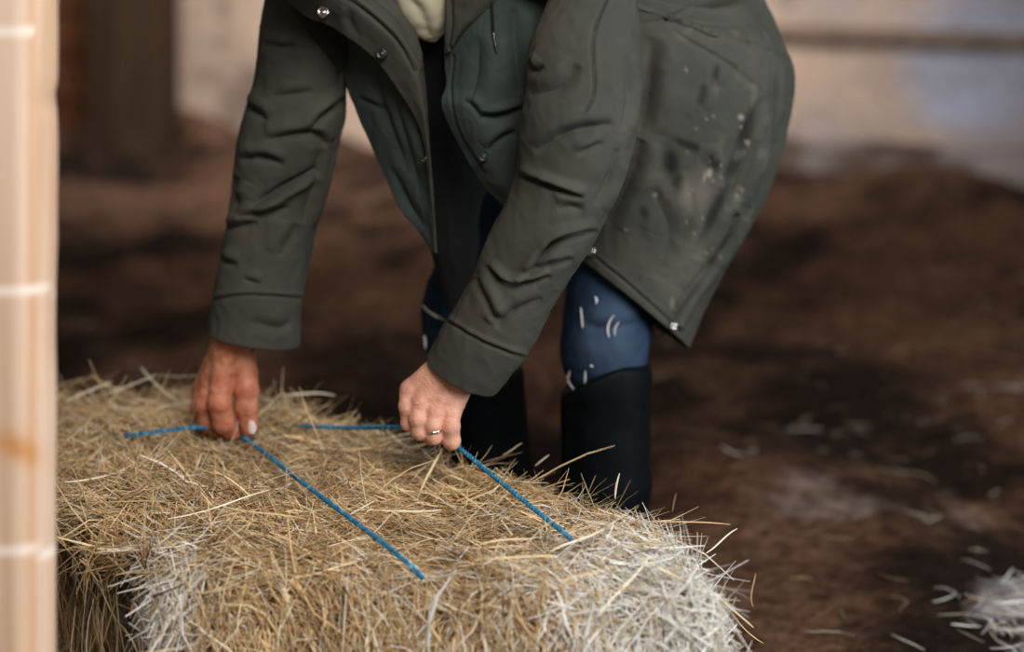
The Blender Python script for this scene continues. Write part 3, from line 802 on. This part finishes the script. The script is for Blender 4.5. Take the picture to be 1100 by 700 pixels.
# front panels
def pnl(rows, nv, nu, strokes, seed, wr=(.002, 16, .001, 50)):
    return folds(patch(rows, nv, nu), False, strokes, wr, seed)
panelR = pnl([
    [(318, -40, 2.87), (375, -40, 2.82), (425, -20, 2.81)], [(335, 10, 2.88), (385, 15, 2.82), (440, 55, 2.80)], [(362, 48, 2.885), (402, 58, 2.825), (447, 95, 2.805)],
    [(371, 86, 2.885), (410, 100, 2.835), (452, 140, 2.81)], [(383, 120, 2.88), (420, 135, 2.835), (458, 168, 2.815)], [(411, 183, 2.87), (437, 190, 2.84), (461, 205, 2.825)],
    [(429, 223, 2.86), (447, 226, 2.845), (463, 238, 2.83)], [(450, 250, 2.85), (458, 254, 2.84), (466, 260, 2.835)], [(464, 270, 2.84), (466, 271, 2.838), (468, 272, 2.836)]],
    150, 70, [([(400, 55), (410, 110), (440, 190)], 8, .005), ([(385, 105), (400, 112), (412, 120)], 3, .003), ([(415, 70), (432, 130), (452, 210)], 6, .004), ([(420, 180), (440, 220), (455, 245)], 5, .003)], 31)
placketR = pnl([
    [(280, -26, 2.80), (310, -40, 2.775), (335, -50, 2.78)], [(300, -6, 2.795), (328, -22, 2.765), (352, -40, 2.775)], [(330, 18, 2.79), (353, -3, 2.76), (384, -25, 2.775)], [(360, 31, 2.785), (383, 8, 2.757), (405, -12, 2.775)],
    [(400, 61, 2.785), (421, 36, 2.76), (438, 14, 2.78)], [(428, 97, 2.785), (443, 74, 2.765), (451, 52, 2.785)], [(447, 128, 2.79), (454, 112, 2.775), (458, 98, 2.795)], [(455, 155, 2.795), (459, 145, 2.785), (461, 135, 2.80)],
    [(461, 197, 2.805), (463, 192, 2.80), (464, 188, 2.81)], [(465, 240, 2.82), (466, 238, 2.817), (467, 236, 2.82)], [(467, 272, 2.83), (468, 271, 2.828), (469, 270, 2.83)]],
    200, 50, [([(350, -12), (383, 5), (423, 40), (447, 77)], 2.2, .004, .6, 0), ([(372, -18), (405, 5), (432, 30), (450, 62)], 2, .0025, .4, 0), ([(385, 40), (375, 20), (378, 12)], 4, .002)], 37, (.0012, 20, .0006, 60))
gap_shadeR = pnl([[(290, -15, 2.86), (320, -20, 2.85), (360, -20, 2.85)], [(297, 3, 2.86), (330, 10, 2.84), (365, 20, 2.845)], [(319, 38, 2.86), (345, 35, 2.845), (370, 40, 2.855)], [(344, 62, 2.87), (358, 58, 2.86), (374, 60, 2.87)], [(366, 77, 2.88), (371, 76, 2.88), (376, 78, 2.88)]],
    60, 40, [], 41)  # darkened sheet standing in for shade between sleeve and placket
panelL = pnl([
    [(481, -45, 2.76), (535, -45, 2.72), (610, -45, 2.76)], [(479, 0, 2.765), (530, 0, 2.73), (605, 0, 2.76)], [(477, 43, 2.77), (522, 45, 2.735), (590, 50, 2.755)], [(477, 71, 2.775), (520, 76, 2.74), (590, 85, 2.76)],
    [(479, 90, 2.775), (519, 98, 2.742), (590, 104, 2.765)], [(474, 111, 2.775), (515, 118, 2.745), (590, 124, 2.77)], [(483, 137, 2.78), (520, 142, 2.75), (590, 152, 2.775)], [(497, 163, 2.785), (530, 170, 2.76), (590, 182, 2.785)],
    [(518, 195, 2.79), (542, 200, 2.77), (588, 210, 2.795)], [(532, 212, 2.79), (552, 216, 2.78), (585, 224, 2.80)], [(541, 222, 2.795), (556, 226, 2.79), (580, 234, 2.80)]],
    170, 90, [([(514, 126), (540, 124), (572, 113)], 3.5, .007), ([(498, 108), (508, 114), (515, 124)], 3, .004), ([(524, 162), (540, 148), (556, 142)], 4, .005), ([(515, 40), (512, 80), (505, 110)], 8, .005), ([(553, 10), (556, 60), (560, 100)], 7, .007), ([(487, 60), (484, 95), (492, 140), (520, 185)], 1.6, .0022, .3, 0)], 43)
collarL = pnl([[(478, -50, 2.745), (520, -50, 2.715), (560, -50, 2.735)], [(479, -10, 2.75), (515, -10, 2.72), (546, -8, 2.735)], [(479, 15, 2.755), (505, 14, 2.73), (530, 10, 2.738)], [(478, 40, 2.76), (492, 35, 2.742), (505, 30, 2.745)], [(478, 58, 2.765), (482, 55, 2.758), (486, 50, 2.758)]],
    70, 50, [([(484, -20), (485, 20), (482, 50)], 2, .002, .3, 0)], 47)

def shell(G, wrap, th):
    """cloth with real thickness: outer grid, inner grid, joined all round"""
    nv, nu = G.shape[:2]; n = grid_normals(G, wrap); V = G.reshape(-1, 3); N = n.reshape(-1, 3)
    view = np.array([0, 0, CZ])-V
    if wrap:
        s = 1 if ((V-V.mean(0))*N).sum() > 0 else -1
    else:
        s = 1 if ((view*N).sum(1)).mean() > 0 else -1
    I = V-N*s*th; k = len(V)
    q = grid_quads(nv, nu, wrap)
    edges = []
    top_ = np.arange(nu); bot = (nv-1)*nu+np.arange(nu)
    for row in (top_, bot):
        e = np.stack([row, np.roll(row, -1)], 1)
        edges.append(e if wrap else e[:-1])
    if not wrap:
        for c in (np.arange(nv)*nu, np.arange(nv)*nu+nu-1): edges.append(np.stack([c[:-1], c[1:]], 1))
    e = np.concatenate(edges)
    rim = np.stack([e[:, 0], e[:, 1], e[:, 1]+k, e[:, 0]+k], 1)
    return np.concatenate([V, I]), np.concatenate([q, q[:, ::-1]+k, rim])
def join(parts):
    V, Q, off, mi, T = [], [], 0, [], []
    for v, q, m, t in parts:
        V.append(v); Q.append(q+off); off += len(v); mi.append(np.full(len(q), m)); T.append(t)
    return np.concatenate(V), np.concatenate(Q), np.concatenate(mi), np.concatenate(T)
parts = []
for G, wrap, th, mi, tn in ((sk, True, .004, 0, tones), (panelR, False, .003, 1, None), (placketR, False, .004, 0, None), (gap_shadeR, False, .002, 1, np.tile([.6, 0, 0], (gap_shadeR.shape[0]*gap_shadeR.shape[1], 1))), (panelL, False, .003, 1, None), (collarL, False, .004, 0, None)):
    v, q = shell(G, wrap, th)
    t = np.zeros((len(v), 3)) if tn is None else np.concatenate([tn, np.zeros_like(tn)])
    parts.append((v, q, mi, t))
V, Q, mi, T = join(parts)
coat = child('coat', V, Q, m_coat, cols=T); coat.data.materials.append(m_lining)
coat.data.polygons.foreach_set('material_index', mi.astype(np.int32)); coat.data.update()
coat['label'] = 'open olive green coat with snap buttons'
bmx = bmesh.new(); bmx.from_mesh(coat.data); bmesh.ops.recalc_face_normals(bmx, faces=bmx.faces); bmx.to_mesh(coat.data); bmx.free()
coat_V = V

def sleeve(rings, strokes, seed, nv=300, nu=170):
    G = loft(rings, nv, nu, .94)
    G = folds(G, True, strokes, (.0026, 13, .0012, 42), seed)
    # turn the cuff inward so that the opening has an inside
    last = G[-1]; c = last.mean(0); axis = G[-1].mean(0)-G[-12].mean(0); axis /= np.linalg.norm(axis)
    extra = [c+(last-c)*.985+axis*.001, c+(last-c)*.95+axis*.0005, c+(last-c)*.93-axis*.004, c+(last-c)*.92-axis*.03, c+(last-c)*.9-axis*.06]
    G = np.concatenate([G, np.array(extra)])
    V = G.reshape(-1, 3); q = grid_quads(len(G), nu, True)
    o = child('sleeve', V, q, m_coat, coat, cols=np.zeros((len(V), 3)))
    return o, V
slR, slRV = sleeve([(296, -80, 400, -80, 2.88, .85), (290, -25, 390, -10, 2.895, .85), (280, 30, 376, 50, 2.91, .85), (274, 80, 371, 92, 2.92, .85), (262, 122, 371, 128, 2.925, .85), (253, 165, 362, 165, 2.93, .85), (249, 200, 353, 200, 2.935, .85), (243, 240, 342, 236, 2.94, .85), (236, 282, 333, 278, 2.945, .85), (229, 320, 326, 318, 2.945, .85), (223, 356, 321, 371, 2.945, .85)],
    [([(286, 150), (334, 143), (352, 157)], 4, .007), ([(258, 171), (283, 169), (305, 177)], 4, .006), ([(332, 139), (354, 120), (374, 104)], 4, .008), ([(259, 112), (274, 120), (288, 130)], 5, .006),
     ([(284, 48), (306, 51), (318, 48)], 4, .004), ([(292, 104), (337, 98)], 4, .003), ([(270, 222), (306, 200), (342, 182)], 3.6, .009, -.8), ([(255, 232), (283, 230), (311, 222)], 4, .006),
     ([(239, 247), (258, 242), (276, 240)], 4, .006), ([(234, 275), (243, 282), (254, 284)], 4, .005), ([(262, 300), (280, 305)], 3, .003), ([(300, 276), (312, 256), (318, 240)], 6, .004),
     ([(226, 322), (266, 317), (330, 321)], 1.8, .0028, .5, 0), ([(255, 190), (248, 206), (257, 222)], 6, .005), ([(345, 160), (338, 200), (326, 240)], 7, .005), ([(270, 345), (300, 352), (315, 345)], 5, .003)], 51)
slL, slLV = sleeve([(606, -80, 690, -85, 2.69, .85), (590, -5, 685, -8, 2.685, .85), (567, 48, 689, 36, 2.675, .85), (564, 92, 688, 95, 2.67, .85), (558, 138, 683, 148, 2.67, .85), (553, 190, 663, 207, 2.68, .85), (539, 225, 640, 256, 2.69, .85), (518, 270, 612, 300, 2.705, .85), (506, 302, 592, 330, 2.715, .85), (484, 340, 572, 368, 2.735, .85), (460, 381, 536, 418, 2.755, .85)],
    [([(655, -10), (637, 40), (638, 97), (628, 120)], 1.5, .003, .4, 0), ([(568, 102), (600, 94), (621, 70)], 8, .006, .5), ([(574, 162), (611, 141), (660, 133)], 5, .006), ([(620, 165), (648, 153)], 3.5, .004),
     ([(556, 188), (591, 200), (626, 212)], 3.2, .009), ([(561, 304), (584, 272), (603, 257), (642, 248)], 3.6, .009, .8), ([(567, 296), (586, 286), (616, 278)], 3.5, .006), ([(522, 286), (540, 303), (560, 306), (592, 297)], 3.0, .009, .8),
     ([(510, 298), (526, 329), (536, 345)], 4, .006), ([(533, 352), (545, 338), (582, 320)], 5, .005), ([(474, 340), (506, 360), (529, 371), (566, 384)], 1.8, .0032, .5, 0),
     ([(672, 60), (676, 100), (670, 140)], 5, .004), ([(664, 160), (655, 195), (640, 220)], 5, .005), ([(563, 66), (575, 76), (585, 70)], 5, .006), ([(600, 225), (612, 222), (628, 226)], 6, .004)], 53)
slR['label'] = 'sleeve above the hand without a ring'; slL['label'] = 'sleeve above the hand with the ring'

# snaps on the coat
def snap(px, py, rpx, mat, V, tilt=(0, -1, .15), label=None):
    D = front_D(V, px, py, 5)
    if D is None: return
    c = P(px, py, D-.0005); r = rpx*D/F
    ax = np.array(tilt, float); ax /= np.linalg.norm(ax); e1 = np.cross(ax, [0, 0, 1.]); e1 /= np.linalg.norm(e1); e2 = np.cross(ax, e1)
    prof = [(1.0, -.3), (1.0, .15), (.9, .32), (.72, .36), (.6, .2), (.45, .18), (.32, .34), (.15, .4), (.001, .41)]
    th = np.linspace(0, 2*np.pi, 28, endpoint=False)
    G = np.array([[c+(e1*math.cos(t)+e2*math.sin(t))*a*r+ax*b*r for t in th] for a, b in prof])
    o = child('snap_button', G.reshape(-1, 3), grid_quads(len(prof), 28, True), mat, coat)
    if label: o['label'] = label
allcoat = np.concatenate([coat_V])
snap(347, 13, 6.5, m_metal, allcoat, (-.1, -1, .3)); snap(410, 58, 6.0, m_dsnap, allcoat, (-.1, -1, .2), 'dark snap button'); snap(519, 169, 4.5, m_dsnap, allcoat, (0, -1, .2))
snap(635, 270, 5.5, m_metal, allcoat, (-.5, -1, .1)); snap(724, 350, 4, m_metal, allcoat, (.2, -1, .1)); snap(456, 171, 3.2, m_dsnap, allcoat, (-.3, -1, .1)); snap(707, 357, 3, m_metal, allcoat, (0, -1, -.2))
# draw cord with a metal tip
def tube(name, pts, rad, mat, parent, ns=10, n=24):
    c = catmull(np.array(pts), n); t = np.gradient(c, axis=0); t /= np.linalg.norm(t, axis=1, keepdims=True)
    e1 = np.cross(t, [0, 1., .01]); e1 /= np.linalg.norm(e1, axis=1, keepdims=True); e2 = np.cross(t, e1)
    th = np.linspace(0, 2*np.pi, ns, endpoint=False)
    rr = np.broadcast_to(np.asarray(rad, float), (n,)) if np.ndim(rad) == 0 else np.interp(np.linspace(0, 1, n), np.linspace(0, 1, len(rad)), rad)
    G = c[:, None]+(e1[:, None]*np.cos(th)[None, :, None]+e2[:, None]*np.sin(th)[None, :, None])*rr[:, None, None]
    V = np.concatenate([G.reshape(-1, 3), c[:1], c[-1:]]); Q = grid_quads(n, ns, True).tolist()
    k = n*ns
    Q += [[(i+1) % ns, i, k] for i in range(ns)]+[[(n-1)*ns+i, (n-1)*ns+(i+1) % ns, k+1] for i in range(ns)]
    return child(name, V, Q, mat, parent)
dc = [front_D(coat_V, x, y, 5)-.004 for x, y in ((529, 12), (530, 36), (534, 56))]
tube('draw_cord', [P(527, -10, dc[0]), P(529, 12, dc[0]), P(530, 36, dc[1])], .0016, m_dsnap, coat)
o = tube('cord_tip', [P(530, 35, dc[1]-.001), P(532, 45, dc[1]-.001), P(534, 56, dc[2])], [.0015, .0023, .0023, .0012], m_metal, coat); o['label'] = 'silver cord tip'

# ------------------------------------------------------------------ blue twine
def twine(name, pts, label, r=.0022):
    pts = np.array(pts); seg = np.linalg.norm(np.diff(pts, axis=0), axis=1).sum()
    n = int(seg/.0016); c = catmull(pts, n); t = np.gradient(c, axis=0); t /= np.linalg.norm(t, axis=1, keepdims=True)
    e1 = np.cross(t, [0, .3, 1.]); e1 /= np.linalg.norm(e1, axis=1, keepdims=True); e2 = np.cross(t, e1)
    s = np.concatenate([[0], np.cumsum(np.linalg.norm(np.diff(c, axis=0), axis=1))])
    th = np.linspace(0, 2*np.pi, 8, endpoint=False); Vs, Qs = [], []
    for k in range(2):
        a = s/.016*2*np.pi+k*np.pi
        cc = c+(e1*np.cos(a)[:, None]+e2*np.sin(a)[:, None])*r*.62
        rr = r*(1+.12*vnoise(np.stack([s*300, 0*s, 0*s+k], 1)))
        G = cc[:, None]+(e1[:, None]*np.cos(th)[None, :, None]+e2[:, None]*np.sin(th)[None, :, None])*rr[:, None, None]
        Vs.append(G.reshape(-1, 3)); Qs.append(grid_quads(n, 8, True)+k*n*8)
    o = mesh_from(name, np.concatenate(Vs), np.concatenate(Qs), m_twine)
    tag(o, label, 'twine', 'blue twines round the bale')
    return o
def az(x, y, z): return P(x, y, F*(CZ-z)/(y-HY))
tipR = P(258, 467, R0+.004)
twine('baling_twine', [az(120, 470, .318), az(140, 467, .338), az(175, 463, .345), az(210, 459, .350), P(235, 463, R0+.012), tipR, tipR+(az(440, 605, .347)-tipR)*.33, tipR+(az(440, 605, .347)-tipR)*.66, az(418, 588, .347), az(440, 606, .342), az(454, 621, .318)],
      'blue twine pulled up by the hand without a ring, running down to the bale front')
gx = P(434, 459, L0+.008)
twine('baling_twine', [az(310, 457, .318), az(335, 458, .342), az(380, 459, .356), gx, P(462, 466, L0+.010), (gA := P(489, 478, L0+.002)), gA+((gB := az(607, 573, .340))-gA)*.33, gA+(gB-gA)*.66, gA+(gB-gA)*.9, gB, az(616, 582, .318)],
      'blue twine held in the fist with the ring, running down towards the bale right end')
